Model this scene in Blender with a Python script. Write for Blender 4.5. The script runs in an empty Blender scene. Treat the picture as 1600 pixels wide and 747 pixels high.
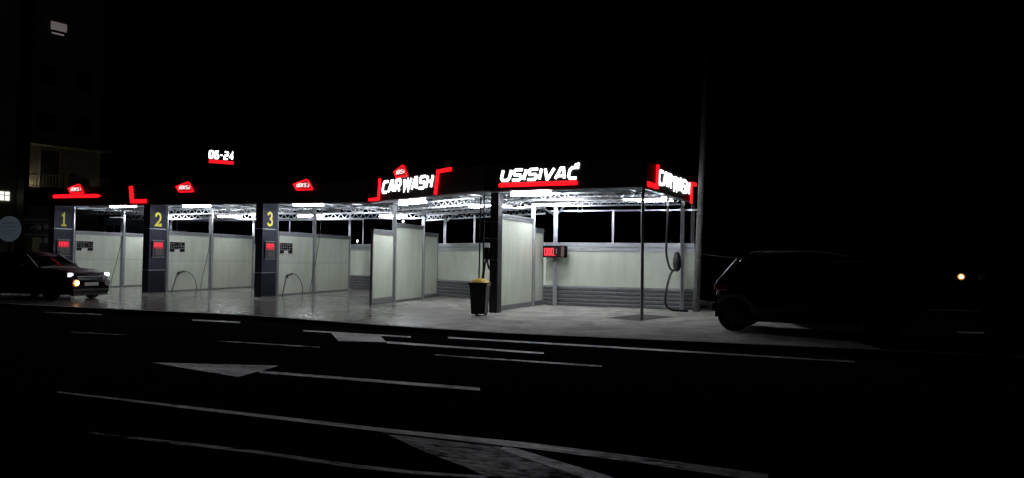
import bpy, math, random
from mathutils import Vector, Matrix
random.seed(7)
sc = bpy.context.scene
COL = sc.collection
R = math.radians

# ------------------------------------------------------------------ materials
def new_mat(name):
    m = bpy.data.materials.new(name); m.use_nodes = True
    nt = m.node_tree
    return m, nt, nt.nodes['Principled BSDF']

def mat(name, col, rough=0.5, metal=0.0, var=0.0, scale=8.0, bump=0.0, spec=0.5, rvar=0.0, coat=0.0):
    m, nt, b = new_mat(name)
    b.inputs['Base Color'].default_value = (*col, 1)
    b.inputs['Roughness'].default_value = rough
    b.inputs['Metallic'].default_value = metal
    b.inputs['Specular IOR Level'].default_value = spec
    b.inputs['Coat Weight'].default_value = coat
    if var or bump or rvar:
        tc = nt.nodes.new('ShaderNodeTexCoord')
        nz = nt.nodes.new('ShaderNodeTexNoise'); nz.inputs['Scale'].default_value = scale
        nz.inputs['Detail'].default_value = 6; nz.inputs['Roughness'].default_value = .62
        nt.links.new(tc.outputs['Object'], nz.inputs['Vector'])
        if var:
            cr = nt.nodes.new('ShaderNodeMapRange')
            cr.inputs['From Min'].default_value = .3; cr.inputs['From Max'].default_value = .7
            cr.inputs['To Min'].default_value = 1 - var; cr.inputs['To Max'].default_value = 1 + var
            nt.links.new(nz.outputs['Fac'], cr.inputs['Value'])
            mx = nt.nodes.new('ShaderNodeVectorMath'); mx.operation = 'SCALE'
            mx.inputs[0].default_value = col
            nt.links.new(cr.outputs['Result'], mx.inputs['Scale'])
            nt.links.new(mx.outputs['Vector'], b.inputs['Base Color'])
        if rvar:
            rr = nt.nodes.new('ShaderNodeMapRange')
            rr.inputs['From Min'].default_value = .3; rr.inputs['From Max'].default_value = .7
            rr.inputs['To Min'].default_value = max(.02, rough - rvar); rr.inputs['To Max'].default_value = min(1, rough + rvar)
            nt.links.new(nz.outputs['Fac'], rr.inputs['Value'])
            nt.links.new(rr.outputs['Result'], b.inputs['Roughness'])
        if bump:
            bp = nt.nodes.new('ShaderNodeBump'); bp.inputs['Strength'].default_value = bump
            bp.inputs['Distance'].default_value = .02
            nt.links.new(nz.outputs['Fac'], bp.inputs['Height'])
            nt.links.new(bp.outputs['Normal'], b.inputs['Normal'])
    return m

def emit(name, col, s):
    m, nt, b = new_mat(name)
    b.inputs['Base Color'].default_value = (.05, .05, .05, 1)
    b.inputs['Emission Color'].default_value = (*col, 1)
    b.inputs['Emission Strength'].default_value = s
    return m

def ground_mat():
    """Concrete apron: dry and matt on the right, hosed wet inside the wash bays."""
    m, nt, b = new_mat('apron_concrete')
    N, Lk = nt.nodes.new, nt.links.new
    tc = N('ShaderNodeTexCoord')
    n1 = N('ShaderNodeTexNoise'); n1.inputs['Scale'].default_value = .55; n1.inputs['Detail'].default_value = 7
    n2 = N('ShaderNodeTexNoise'); n2.inputs['Scale'].default_value = 26; n2.inputs['Detail'].default_value = 5
    n3 = N('ShaderNodeTexNoise'); n3.inputs['Scale'].default_value = 2.6; n3.inputs['Detail'].default_value = 8; n3.inputs['Roughness'].default_value = .7
    for n in (n1, n2, n3): Lk(tc.outputs['Object'], n.inputs['Vector'])
    sx = N('ShaderNodeSeparateXYZ'); Lk(tc.outputs['Object'], sx.inputs[0])
    # wetness: everything left of the vacuum bay, with a ragged edge
    ad = N('ShaderNodeMath'); ad.operation = 'MULTIPLY_ADD'; ad.inputs[1].default_value = 6.0; Lk(n1.outputs['Fac'], ad.inputs[0]); Lk(sx.outputs['X'], ad.inputs[2])
    wr = N('ShaderNodeMapRange'); wr.inputs['From Min'].default_value = -.9; wr.inputs['From Max'].default_value = 3.4
    wr.inputs['To Min'].default_value = 1; wr.inputs['To Max'].default_value = 0; Lk(ad.outputs[0], wr.inputs['Value'])
    pud = N('ShaderNodeMapRange'); pud.inputs['From Min'].default_value = .38; pud.inputs['From Max'].default_value = .56; Lk(n3.outputs['Fac'], pud.inputs['Value'])
    rw = N('ShaderNodeMapRange'); rw.inputs['To Min'].default_value = .10; rw.inputs['To Max'].default_value = .2; Lk(pud.outputs['Result'], rw.inputs['Value'])
    rmix = N('ShaderNodeMix'); rmix.data_type = 'FLOAT'; rmix.inputs['A'].default_value = .82
    Lk(wr.outputs['Result'], rmix.inputs['Factor']); Lk(rw.outputs['Result'], rmix.inputs['B'])
    Lk(rmix.outputs['Result'], b.inputs['Roughness'])
    c1 = N('ShaderNodeValToRGB'); c1.color_ramp.elements[0].position = .3; c1.color_ramp.elements[0].color = (.27, .262, .24, 1)
    c1.color_ramp.elements[1].position = .72; c1.color_ramp.elements[1].color = (.54, .52, .475, 1)
    ms = N('ShaderNodeMath'); ms.operation = 'MULTIPLY_ADD'; ms.inputs[1].default_value = .35; Lk(n2.outputs['Fac'], ms.inputs[0])
    m3 = N('ShaderNodeMath'); m3.operation = 'MULTIPLY'; m3.inputs[1].default_value = .65; Lk(n3.outputs['Fac'], m3.inputs[0]); Lk(m3.outputs[0], ms.inputs[2])
    Lk(ms.outputs[0], c1.inputs['Fac'])
    dk = N('ShaderNodeMapRange'); dk.inputs['To Min'].default_value = 1; dk.inputs['To Max'].default_value = .80; Lk(wr.outputs['Result'], dk.inputs['Value'])
    n4 = N('ShaderNodeTexNoise'); n4.inputs['Scale'].default_value = .9; n4.inputs['Detail'].default_value = 9; n4.inputs['Roughness'].default_value = .68; n4.inputs['Distortion'].default_value = .8
    Lk(tc.outputs['Object'], n4.inputs['Vector'])
    st = N('ShaderNodeMapRange'); st.inputs['From Min'].default_value = .40; st.inputs['From Max'].default_value = .58; st.inputs['To Min'].default_value = .58; st.inputs['To Max'].default_value = 1.08
    Lk(n4.outputs['Fac'], st.inputs['Value'])
    dk2 = N('ShaderNodeMath'); dk2.operation = 'MULTIPLY'; Lk(dk.outputs['Result'], dk2.inputs[0]); Lk(st.outputs['Result'], dk2.inputs[1]); dk = dk2
    sc_ = N('ShaderNodeVectorMath'); sc_.operation = 'SCALE'; Lk(c1.outputs['Color'], sc_.inputs[0]); Lk(dk.outputs[0], sc_.inputs['Scale'])
    Lk(sc_.outputs['Vector'], b.inputs['Base Color'])
    bp = N('ShaderNodeBump'); bp.inputs['Distance'].default_value = .01
    bs = N('ShaderNodeMapRange'); bs.inputs['To Min'].default_value = .2; bs.inputs['To Max'].default_value = .0; Lk(wr.outputs['Result'], bs.inputs['Value']); Lk(bs.outputs['Result'], bp.inputs['Strength'])
    Lk(n2.outputs['Fac'], bp.inputs['Height']); Lk(bp.outputs['Normal'], b.inputs['Normal'])
    return m

def paint_mat(name, col, lo, hi, scale):
    """Road paint worn through to asphalt by a noise."""
    m, nt, b = new_mat(name)
    N, Lk = nt.nodes.new, nt.links.new
    tc = N('ShaderNodeTexCoord')
    m1 = N('ShaderNodeMapping'); m1.inputs['Rotation'].default_value = (0, 0, R(21.5)); Lk(tc.outputs['Object'], m1.inputs['Vector'])
    m2 = N('ShaderNodeMapping'); m2.inputs['Scale'].default_value = (.3, 1, 1); Lk(m1.outputs['Vector'], m2.inputs['Vector'])
    n = N('ShaderNodeTexNoise'); n.inputs['Scale'].default_value = scale; n.inputs['Detail'].default_value = 9; n.inputs['Roughness'].default_value = .72
    Lk(m2.outputs['Vector'], n.inputs['Vector'])
    nb = N('ShaderNodeTexNoise'); nb.inputs['Scale'].default_value = 1.9; nb.inputs['Detail'].default_value = 4
    Lk(m2.outputs['Vector'], nb.inputs['Vector'])
    mx = N('ShaderNodeMix'); mx.data_type = 'FLOAT'; mx.inputs['Factor'].default_value = .42
    Lk(n.outputs['Fac'], mx.inputs['A']); Lk(nb.outputs['Fac'], mx.inputs['B'])
    cr = N('ShaderNodeValToRGB'); cr.color_ramp.elements[0].position = lo; cr.color_ramp.elements[0].color = (.02, .02, .02, 1)
    cr.color_ramp.elements[1].position = hi; cr.color_ramp.elements[1].color = (*col, 1)
    Lk(mx.outputs['Result'], cr.inputs['Fac']); Lk(cr.outputs['Color'], b.inputs['Base Color'])
    sp = N('ShaderNodeMapRange'); sp.inputs['From Min'].default_value = lo; sp.inputs['From Max'].default_value = hi
    sp.inputs['To Min'].default_value = 0; sp.inputs['To Max'].default_value = .6 * col[0]
    Lk(mx.outputs['Result'], sp.inputs['Value']); Lk(sp.outputs['Result'], b.inputs['Specular IOR Level'])
    b.inputs['Roughness'].default_value = .52
    bp = N('ShaderNodeBump'); bp.inputs['Strength'].default_value = .5; bp.inputs['Distance'].default_value = .01
    Lk(n.outputs['Fac'], bp.inputs['Height']); Lk(bp.outputs['Normal'], b.inputs['Normal'])
    return m

def panel_mat(name, col):
    """Laminate sheet with faint drip streaks and splash dirt low down."""
    m, nt, b = new_mat(name)
    N, Lk = nt.nodes.new, nt.links.new
    tc = N('ShaderNodeTexCoord'); mp = N('ShaderNodeMapping'); mp.inputs['Scale'].default_value = (1.6, 1.6, .3)
    Lk(tc.outputs['Object'], mp.inputs['Vector'])
    n = N('ShaderNodeTexNoise'); n.inputs['Scale'].default_value = 2.2; n.inputs['Detail'].default_value = 6
    Lk(mp.outputs['Vector'], n.inputs['Vector'])
    n2 = N('ShaderNodeTexNoise'); n2.inputs['Scale'].default_value = 1.1; n2.inputs['Detail'].default_value = 5
    Lk(tc.outputs['Object'], n2.inputs['Vector'])
    a = N('ShaderNodeMath'); a.operation = 'ADD'; Lk(n.outputs['Fac'], a.inputs[0]); Lk(n2.outputs['Fac'], a.inputs[1])
    mr = N('ShaderNodeMapRange'); mr.inputs['From Min'].default_value = .6; mr.inputs['From Max'].default_value = 1.3
    mr.inputs['To Min'].default_value = .80; mr.inputs['To Max'].default_value = 1.05; Lk(a.outputs[0], mr.inputs['Value'])
    s = N('ShaderNodeVectorMath'); s.operation = 'SCALE'; s.inputs[0].default_value = col; Lk(mr.outputs['Result'], s.inputs['Scale'])
    Lk(s.outputs['Vector'], b.inputs['Base Color'])
    b.inputs['Roughness'].default_value = .38
    return m

M = dict(
    asphalt=mat('asphalt', (.010, .010, .0102), .95, var=.5, scale=30, bump=.6, spec=.0),
    apron=ground_mat(),
    kerb=mat('kerb_concrete', (.22, .22, .21), .85, var=.3, scale=9, bump=.4),
    joint=mat('joint_tar', (.05, .05, .048), .5),
    drain=mat('drain_steel', (.12, .12, .12), .35, .6),
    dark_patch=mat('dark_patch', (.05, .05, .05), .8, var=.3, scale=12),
    paint=paint_mat('road_paint', (.85, .85, .83), .37, .56, 18),
    worn=paint_mat('worn_paint', (.5, .5, .48), .44, .6, 16),
    gore=paint_mat('gore_paint', (.26, .26, .25), .45, .62, 22),
    panel=panel_mat('wall_laminate', (.60, .645, .55)),
    steel=mat('galvanised_steel', (.55, .57, .6), .38, .85, var=.15, scale=14, rvar=.1),
    alu=mat('brushed_aluminium', (.26, .27, .28), .45, .6, var=.12, scale=10),
    deck=mat('roof_sheet', (.055, .06, .058), .5, .2, var=.25, scale=3),
    navy=mat('navy_laminate', (.024, .027, .046), .45, spec=.25, var=.12, scale=5),
    navy_shaded=mat('shaded_navy_laminate', (.008, .009, .016), .5, spec=.2),
    black=mat('black_composite', (.02, .02, .022), .42),
    blackrub=mat('black_rubber', (.014, .014, .014), .6),
    blackpl=mat('black_plastic', (.009, .009, .0095), .5, var=.2, scale=20),
    rib=mat('rib_steel', (.17, .175, .185), .4, .5, var=.2, scale=6),
    board_black=mat('board_black', (.006, .006, .006), .8, spec=.1),
    yellow=mat('yellow_vinyl', (.95, .86, .03), .3),
    bag=mat('yellow_bag', (.82, .52, .07), .55, var=.25, scale=18, bump=.4),
    white_em=emit('white_letter_light', (.95, .97, 1.0), 4.0),
    dim_white_em=emit('small_white_letter_light', (1.0, .80, .78), 1.3),
    red_em=emit('red_neon', (.95, .006, .012), 1.8),
    red_panel=emit('red_backlit_panel', (.6, .004, .012), .5),
    red_dim=emit('dim_red_label', (.6, .004, .02), .10),
    red_led=emit('red_led', (1.0, .01, .04), 1.6),
    tube_em=emit('fluorescent_tube', (.90, .93, 1.0), 92.0),
    housing=mat('lamp_housing', (.5, .5, .5), .5),
    grey_print=mat('grey_print', (.15, .15, .15), .6),
    light_print=mat('light_print', (.6, .6, .57), .6),
    pole=mat('pole_concrete', (.2, .2, .195), .85, var=.25, scale=8, bump=.3),
    car_dark=mat('car_paint_dark', (.010, .008, .014), .5, 0.0, spec=.08),
    suv_dark=mat('suv_paint_dark', (.004, .004, .005), .3, 0.0, spec=.3, coat=.3),
    glass=mat('tinted_glass', (.006, .007, .008), .1, spec=.35),
    chrome=mat('chrome', (.7, .7, .72), .15, 1.0),
    alloy=mat('alloy_wheel', (.06, .06, .062), .4, .5),
    tyre=mat('tyre', (.006, .006, .006), .9, spec=.1),
    tail=mat('tail_light', (.25, .01, .015), .2, coat=.6),
    lamp_white=emit('headlight_glow', (.85, .88, 1.0), 8.0),
    lamp_amber=emit('amber_glow', (1.0, .42, .10), 22.0),
    lens=mat('clear_lens', (.35, .36, .38), .12),
    render_wall=mat('house_render', (.34, .32, .25), .9, var=.2, scale=2.5),
    house_dark=mat('dark_plinth', (.03, .03, .03), .8),
    win_lit=emit('lit_window', (.92, .95, .85), 1.2),
    shutter=mat('roller_shutter', (.5, .42, .42), .7),
    rail=mat('painted_rail', (.45, .43, .36), .6),
    brown=mat('brown_wood', (.22, .12, .05), .7, var=.3, scale=9),
    oval=emit('board_added_glow', (.55, .72, .9), .045),  # added glow, the oval board and its lines have no lamp
    olive=mat('olive_box', (.16, .15, .08), .7),
    cable=mat('cable', (.05, .05, .05), .7),
    far_lamp=emit('distant_headlamp', (1.0, .62, .2), 14.0),
    amber_halo=emit('amber_lamp_halo', (1.0, .36, .06), .55),  # glowing ring stands in for the halo round the amber bulbs
    added_balcony_glow=emit('added_balcony_glow', (1.0, .82, .55), 26.0),
    faint=emit('faint_board_lines', (.55, .72, .9), .028),
    dim_blind=emit('blind_lit_from_inside', (1.0, .86, .86), .10),
    cabin=mat('blue_grey_cladding', (.13, .17, .21), .6, var=.15, scale=4),
    globe=emit('globe_lamp', (.95, .97, 1.0), 7.0),
)

# ------------------------------------------------------------------ mesh helpers
class MB:
    def __init__(s): s.v, s.f = [], []
    def add(s, vs, fs):
        o = len(s.v); s.v += [tuple(p) for p in vs]; s.f += [tuple(i + o for i in f) for f in fs]; return s
    def box(s, x0, x1, y0, y1, z0, z1):
        return s.add([(x0,y0,z0),(x1,y0,z0),(x1,y1,z0),(x0,y1,z0),(x0,y0,z1),(x1,y0,z1),(x1,y1,z1),(x0,y1,z1)],
                     [(0,3,2,1),(4,5,6,7),(0,1,5,4),(1,2,6,5),(2,3,7,6),(3,0,4,7)])
    def bar(s, p, q, w, h=None):
        h = h or w; p, q = Vector(p), Vector(q); d = (q - p).normalized()
        up = Vector((0,0,1)) if abs(d.z) < .95 else Vector((0,1,0))
        a = d.cross(up).normalized() * w / 2; b = a.cross(d).normalized() * h / 2
        vs = [c + sa*a + sb*b for c in (p, q) for sa, sb in ((-1,-1),(1,-1),(1,1),(-1,1))]
        return s.add(vs, [(3,2,1,0),(4,5,6,7),(0,1,5,4),(1,2,6,5),(2,3,7,6),(3,0,4,7)])
    def tube(s, pts, r, n=10, r1=None):
        pts = [Vector(p) for p in pts]; vs, fs = [], []
        prev = None
        for i, p in enumerate(pts):
            d = (pts[min(i+1, len(pts)-1)] - pts[max(i-1, 0)]).normalized()
            if prev is None:
                ref = Vector((0,0,1)) if abs(d.z) < .9 else Vector((1,0,0)); a = d.cross(ref).normalized()
            else: a = (prev - d * prev.dot(d)).normalized()
            prev = a; b = d.cross(a)
            rr = r if r1 is None else r + (r1 - r) * i / (len(pts) - 1)
            vs += [p + rr * (math.cos(2*math.pi*k/n) * a + math.sin(2*math.pi*k/n) * b) for k in range(n)]
        for i in range(len(pts) - 1):
            fs += [(i*n+k, i*n+(k+1)%n, (i+1)*n+(k+1)%n, (i+1)*n+k) for k in range(n)]
        fs += [tuple(reversed(range(n))), tuple(range((len(pts)-1)*n, len(pts)*n))]
        return s.add(vs, fs)
    def prism(s, poly, z0, z1):
        n = len(poly); ar = sum(poly[i][0]*poly[(i+1)%n][1] - poly[(i+1)%n][0]*poly[i][1] for i in range(n))
        if ar < 0: poly = poly[::-1]
        return s.add([(x,y,z0) for x,y in poly] + [(x,y,z1) for x,y in poly],
                     [tuple(reversed(range(n))), tuple(range(n, 2*n))] + [(i,(i+1)%n,(i+1)%n+n,i+n) for i in range(n)])
    def upright(s, poly, y0, y1):           # poly in x,z extruded along y
        o = len(s.v); s.prism(poly, 0, 1)
        for i in range(o, len(s.v)):
            x, z, t = s.v[i]; s.v[i] = (x, y1 if t == 0 else y0, z)
        return s
    def ribbon(s, pts, th, y0, y1, closed=False):   # stroke in x,z plane with mitred corners, extruded along y
        P = [Vector((p[0], p[1])) for p in pts]; n = len(P); L_, R_ = [], []
        for i in range(n):
            a = P[i] - P[i-1] if (i > 0 or closed) else P[i+1] - P[i]
            b = P[(i+1) % n] - P[i] if (i < n-1 or closed) else P[i] - P[i-1]
            a.normalize(); b.normalize()
            na, nb = Vector((-a.y, a.x)), Vector((-b.y, b.x)); m = (na + nb)
            m = m.normalized() if m.length > 1e-6 else na
            k = th/2 / max(.45, m.dot(na)); L_.append(P[i] + m*k); R_.append(P[i] - m*k)
        vs = [(q.x, y, q.y) for y in (y0, y1) for q in L_ + R_]; fs = []
        rng = range(n) if closed else range(n - 1)
        for i in rng:
            j = (i+1) % n
            fs += [(i, n+i, n+j, j), (2*n+i, 2*n+j, 3*n+j, 3*n+i), (i, j, 2*n+j, 2*n+i), (n+i, 3*n+i, 3*n+j, n+j)]
        if not closed: fs += [(0, 2*n, 3*n, n), (n-1, 2*n-1, 4*n-1, 3*n-1)]
        return s.add(vs, fs)
    def lathe(s, prof, n=20, cx=0, cy=0):
        vs, fs = [], []
        for r, z in prof: vs += [(cx + r*math.cos(2*math.pi*k/n), cy + r*math.sin(2*math.pi*k/n), z) for k in range(n)]
        for i in range(len(prof)-1): fs += [(i*n+k, i*n+(k+1)%n, (i+1)*n+(k+1)%n, (i+1)*n+k) for k in range(n)]
        fs += [tuple(reversed(range(n))), tuple(range((len(prof)-1)*n, len(prof)*n))]
        return s.add(vs, fs)
    def build(s, name, m, parent=None, bevel=0, smooth=False, sub=0):
        me = bpy.data.meshes.new(name); me.from_pydata(s.v, [], s.f); me.update()
        me.materials.append(m)
        o = bpy.data.objects.new(name, me); COL.objects.link(o)
        if parent is not None: o.parent = parent
        if bevel:
            b = o.modifiers.new('b', 'BEVEL'); b.width = bevel; b.segments = 2; b.limit_method = 'ANGLE'
        if sub:
            b = o.modifiers.new('s', 'SUBSURF'); b.levels = sub; b.render_levels = sub
        if smooth:
            for p in me.polygons: p.use_smooth = True
        return o

def tag(o, label, cat, group=None, kind=None):
    o['label'] = label; o['category'] = cat
    if group: o['group'] = group
    if kind: o['kind'] = kind
    return o
def thing(name, label, cat, loc=(0,0,0), rz=0.0, group=None):
    o = bpy.data.objects.new(name, None); COL.objects.link(o); o.empty_display_size = .2
    o.location = loc; o.rotation_euler = (0, 0, rz)
    return tag(o, label, cat, group)
def structure(name, mb, m, **k):
    o = mb.build(name, m, **k); o['kind'] = 'structure'; return o
def children(o): return [c for c in bpy.data.objects if c.parent == o]
def copy_tree(o, parent=None):
    c = o.copy(); COL.objects.link(c)
    if parent is not None: c.parent = parent
    for ch in children(o): copy_tree(ch, c)
    return c
def ang(a, b): return math.atan2(b[1]-a[1], b[0]-a[0])
def dist(a, b): return math.hypot(b[0]-a[0], b[1]-a[1])
def lerp(a, b, t): return tuple(a[i] + (b[i]-a[i])*t for i in range(len(a)))

# ------------------------------------------------------------------ lettering
GL = {
 'C': (.92, [[(1,1),(.22,1),(0,.78),(0,.22),(.22,0),(1,0)]]),
 'A': (1.0, [[(0,0),(.36,1),(.64,1),(1,0)], [(.2,.27),(.8,.27)]]),
 'R': (.92, [[(0,0),(0,1),(.8,1),(1,.83),(1,.62),(.8,.45),(.1,.45)], [(.45,.45),(1,0)]]),
 'W': (1.35, [[(0,1),(.2,0),(.5,.85),(.8,0),(1,1)]]),
 'S': (.92, [[(1,1),(.15,1),(0,.87),(0,.63),(.15,.5),(.85,.5),(1,.37),(1,.13),(.85,0),(0,0)]]),
 'H': (.92, [[(0,0),(0,1)], [(1,0),(1,1)], [(0,.5),(1,.5)]]),
 'U': (.95, [[(0,1),(0,.22),(.2,0),(.8,0),(1,.22),(1,1)]]),
 'I': (.05, [[(.5,0),(.5,1)]]),
 'V': (1.0, [[(0,1),(.45,0),(.55,0),(1,1)]]),
 'B': (.8, [[(0,0),(0,1),(.8,1),(1,.85),(1,.65),(.8,.5),(1,.35),(1,.15),(.8,0),(0,0)], [(0,.5),(.8,.5)]]),
 'O': (.85, [[(0,.2),(0,.8),(.2,1),(.8,1),(1,.8),(1,.2),(.8,0),(.2,0),(0,.2)]]),
 'K': (.8, [[(0,0),(0,1)], [(1,1),(.1,.5),(1,0)]]),
 '0': (.75, [[(0,.2),(0,.8),(.2,1),(.8,1),(1,.8),(1,.2),(.8,0),(.2,0),(0,.2)]]),
 '1': (.4, [[(.1,.8),(.6,1),(.6,0)]]),
 '2': (.75, [[(0,1),(.85,1),(1,.85),(1,.62),(.85,.5),(.15,.5),(0,.38),(0,0),(1,0)]]),
 '3': (.75, [[(0,1),(.85,1),(1,.85),(1,.62),(.85,.5),(1,.38),(1,.15),(.85,0),(0,0)], [(.25,.5),(.85,.5)]]),
 '4': (.75, [[(.7,0),(.7,1),(0,.3),(1,.3)]]),
 '6': (.75, [[(1,1),(.2,1),(0,.8),(0,.2),(.2,0),(.8,0),(1,.15),(1,.42),(.85,.55),(0,.55)]]),
 '-': (.4, [[(0,.5),(1,.5)]]),
}
def lettering(text, x0, x1, z0, z1, y, depth, th=.2, shear=.18, gap=.40, space=.30):
    """Block letters fitted into x0..x1, z0..z1, standing off the board at y."""
    H = z1 - z0; w = 0; items = []
    for ch in text:
        if ch == ' ': w += space; continue
        key = 'C' if ch == '\u010c' else ch
        gw, st = GL[key]; items.append((ch, w, gw, st)); w += gw + gap
    w = w - gap + th
    k = (x1 - x0) / ((w) * H)          # horizontal stretch to fit
    mb = MB(); t = th * H
    for ch, ox, gw, st in items:
        sts = [list(s) for s in st]
        if ch == '\u010c': sts.append([(.45, 1.23), (.62, 1.23), (.95, 1.36)])
        for n, s in enumerate(sts):
            pts = []
            for px, pz in s:
                zz = th/2 + pz * (1 - th); xx = ox + px * gw + th / 2
                pts.append((x0 + (xx * k + shear * (zz - .5)) * H, z0 + zz * H))
            mb.ribbon(pts, t, y - depth - .0015 * n, y)
    return mb
def stroke_sign(pts, th, y, depth=.05): return MB().ribbon(pts, th, y - depth, y)

# ------------------------------------------------------------------ plan (metres, camera foot at the origin, +Y ahead)
F0, L0, L1, RC, EC = (-20.3, 30.9), (-5.0, 26.0), (-.75, 20.9), (3.4, 18.95), (5.8, 23.6)
BR, BC, BL = (1.25, 25.35), (-3.5, 31.2), (-18.8, 36.2)
WD = (.267, .9637)                      # direction of the wash-bay partitions
ROOF = 3.48

# ------------------------------------------------------------------ ground
structure('road', MB().add([(-160,-60,-.1),(160,-60,-.1),(160,260,-.1),(-160,260,-.1)], [(0,1,2,3)]), M['asphalt'])
front = [(-60, 39.6), (-22, 24.7), (-15.3, 22.0), (-6.6, 18.95), (-2.8, 16.75), (.03, 15.4), (5.42, 13.85), (24, 7.1), (60, -6)]
apron_poly = front[:7] + [(6.75, 13.34), (7.6, 26), (7.6, 120), (-60, 120)]
yard = [(6.75, 13.34), (24, 7.1), (60, -6), (60, 120), (7.6, 120), (7.6, 26)]
structure('forecourt', MB().prism(apron_poly, -.16, 0), M['apron'])
structure('side_yard', MB().prism(yard, -.16, -.004), M['asphalt'])
kb = MB()
for a, b in zip(front[:-1], front[1:]):
    dx, dy = b[0]-a[0], b[1]-a[1]; l = math.hypot(dx, dy); nx, ny = dy/l*.12, -dx/l*.12
    kb.add([(a[0],a[1],-.1),(b[0],b[1],-.1),(b[0]+nx,b[1]+ny,-.1),(a[0]+nx,a[1]+ny,-.1),
            (a[0],a[1],.004),(b[0],b[1],.004),(b[0]+nx*.9,b[1]+ny*.9,-.004),(a[0]+nx*.9,a[1]+ny*.9,-.004)],
           [(4,5,6,7),(2,3,7,6),(0,3,7,4),(1,5,6,2),(0,1,2,3),(0,4,5,1)])
structure('kerb', kb, M['kerb'])
def flat(name, poly, m, z=-.096):
    n = len(poly); ar = sum(poly[i][0]*poly[(i+1)%n][1] - poly[(i+1)%n][0]*poly[i][1] for i in range(n))
    if ar < 0: poly = poly[::-1]
    return structure(name, MB().add([(x,y,z) for x,y in poly], [tuple(range(n))]), m)
flat('road_marking_or_glint', [(-5.32,8.7),(-3.17,7.86),(-1.2,7.08),(.2,6.6),(1.09,6.19),(2.01,5.74),(1.93,5.53),(1.06,6.0),(.19,6.4),(-1.17,6.93),(-3.1,7.71),(-5.27,8.62)], M['paint'], -.088)
flat('road_marking_or_glint', [(-1.26,7.05),(.03,6.53),(.62,5.53),(1.16,4.71),(.41,4.52),(-.17,5.6),(-.33,5.83),(-.74,6.31)], M['gore'], -.096)
flat('road_marking_or_glint', [(-.03,6.52),(.76,5.65),(1.33,4.89),(1.13,4.74),(.62,5.53),(-.08,6.37)], M['paint'], -.092)
flat('road_marking_or_glint', [(-3.93,6.83),(-2.13,6.25),(-1.19,5.86),(-.71,5.71),(-.02,5.59),(-.02,5.53),(-.7,5.63),(-1.17,5.76),(-2.1,6.15),(-3.87,6.74)], M['worn'])
flat('arrow_marking', [(-3.58,10.53),(-.38,9.41),(-.37,9.19),(-3.5,10.32)], M['paint'])
flat('arrow_marking', [(-5.42,11.13),(-3.43,11.0),(-3.65,9.92)], M['paint'], -.092)
flat('arrow_marking', [(-3.88,15.92),(-2.78,15.61),(-2.39,14.23),(-3.34,14.33)], M['paint'])
flat('road_marking_or_glint', [(-2.41,14.34),(.59,12.98),(.58,12.77),(-2.35,14.02)], M['paint'], -.092)
flat('road_marking_or_glint', [(-4.58,16.27),(-2.06,15.28),(-2.04,15.08),(-4.52,16.03)], M['paint'], -.092)
flat('road_marking_or_glint', [(-1.28,12.56),(1.43,11.52),(1.4,11.35),(-1.26,12.4)], M['worn'])
flat('road_marking_or_glint', [(-1.3,15.3),(2.43,13.85),(5.79,12.44),(5.72,12.28),(2.39,13.6),(-1.27,15.04)], M['paint'], -.092)
flat('road_marking_or_glint', [(-5.59,14.09),(-3.44,13.35),(-3.41,13.23),(-5.55,13.99)], M['worn'])
flat('road_marking_or_glint', [(-12.77,20.21),(-10.9,19.7),(-10.76,19.43),(-12.63,20.0)], M['worn'])
flat('road_marking_or_glint', [(-9.11,15.29),(-7.71,14.87),(-7.64,14.75),(-9.04,15.17)], M['worn'])
flat('road_marking_or_glint', [(-8.01,18.55),(-6.64,18.1),(-6.51,17.76),(-7.88,18.25)], M['paint'])  # white dash painted in for the reflection on the wet kerb
flat('pale_ground_line', [(14.4,25.5),(16.0,25.2),(15.75,24.8),(14.2,25.15)], M['paint'], .004)  # short pale strip on the ground, far right
flat('pale_ground_line', [(10.3,17.1),(11.0,17.15),(10.75,16.75),(10.25,16.85)], M['paint'], .004)
flat('dark_floor_quad', [(2.47,19.66),(3.72,21.26),(4.62,20.49),(3.29,18.80)], M['dark_patch'], .004)  # dark quad on the floor around the corner post
def strip(name, a, b, w, m, z=.004):
    l = dist(a, b); nx, ny = -(b[1]-a[1])/l*w/2, (b[0]-a[0])/l*w/2
    return flat(name, [(a[0]+nx,a[1]+ny),(b[0]+nx,b[1]+ny),(b[0]-nx,b[1]-ny),(a[0]-nx,a[1]-ny)], m, z)
strip('floor_joint', (-8.3,25.2), (-6.6,31.8), .05, M['joint'])
strip('floor_joint', (-8.6,26.2), (-4.6,24.2), .05, M['joint'])
strip('floor_joint', (-13.3,27.4), (-9.4,26.0), .05, M['joint'])
strip('floor_joint', (-5.2,20.6), (2.2,17.4), .04, M['joint'])
strip('drain_channel', (-13.4,31.5), (-8.9,29.9), .22, M['drain'], .006)
strip('drain_channel', (-7.6,29.0), (-4.6,27.8), .22, M['drain'], .006)

# ------------------------------------------------------------------ canopies
def truss(p, q, z0, z1, n):
    mb = MB(); mb.bar((*p, z1), (*q, z1), .05); mb.bar((*p, z0), (*q, z0), .05)
    for i in range(n):
        a, b, c = lerp(p, q, i/n), lerp(p, q, (i+.5)/n), lerp(p, q, (i+1)/n)
        mb.bar((*a, z0), (*b, z1), .024); mb.bar((*b, z1), (*c, z0), .024)
    return mb
def canopy(label, poly, name='canopy'):
    t = thing(name, label, 'canopy roof')
    MB().prism(poly, 3.60, 3.64).build('roof_deck', M['deck'], t)
    return t
def post(t, p, s=.09, top=3.5, z0=0.0, m='steel'):
    MB().bar((*p, z0), (*p, top), s).build('post', M[m], t)
def beam(t, p, q, z=3.5, w=.07, h=.1, name='roof_beam'):
    MB().bar((*p, z), (*q, z), w, h).build(name, M['steel'], t)

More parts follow.
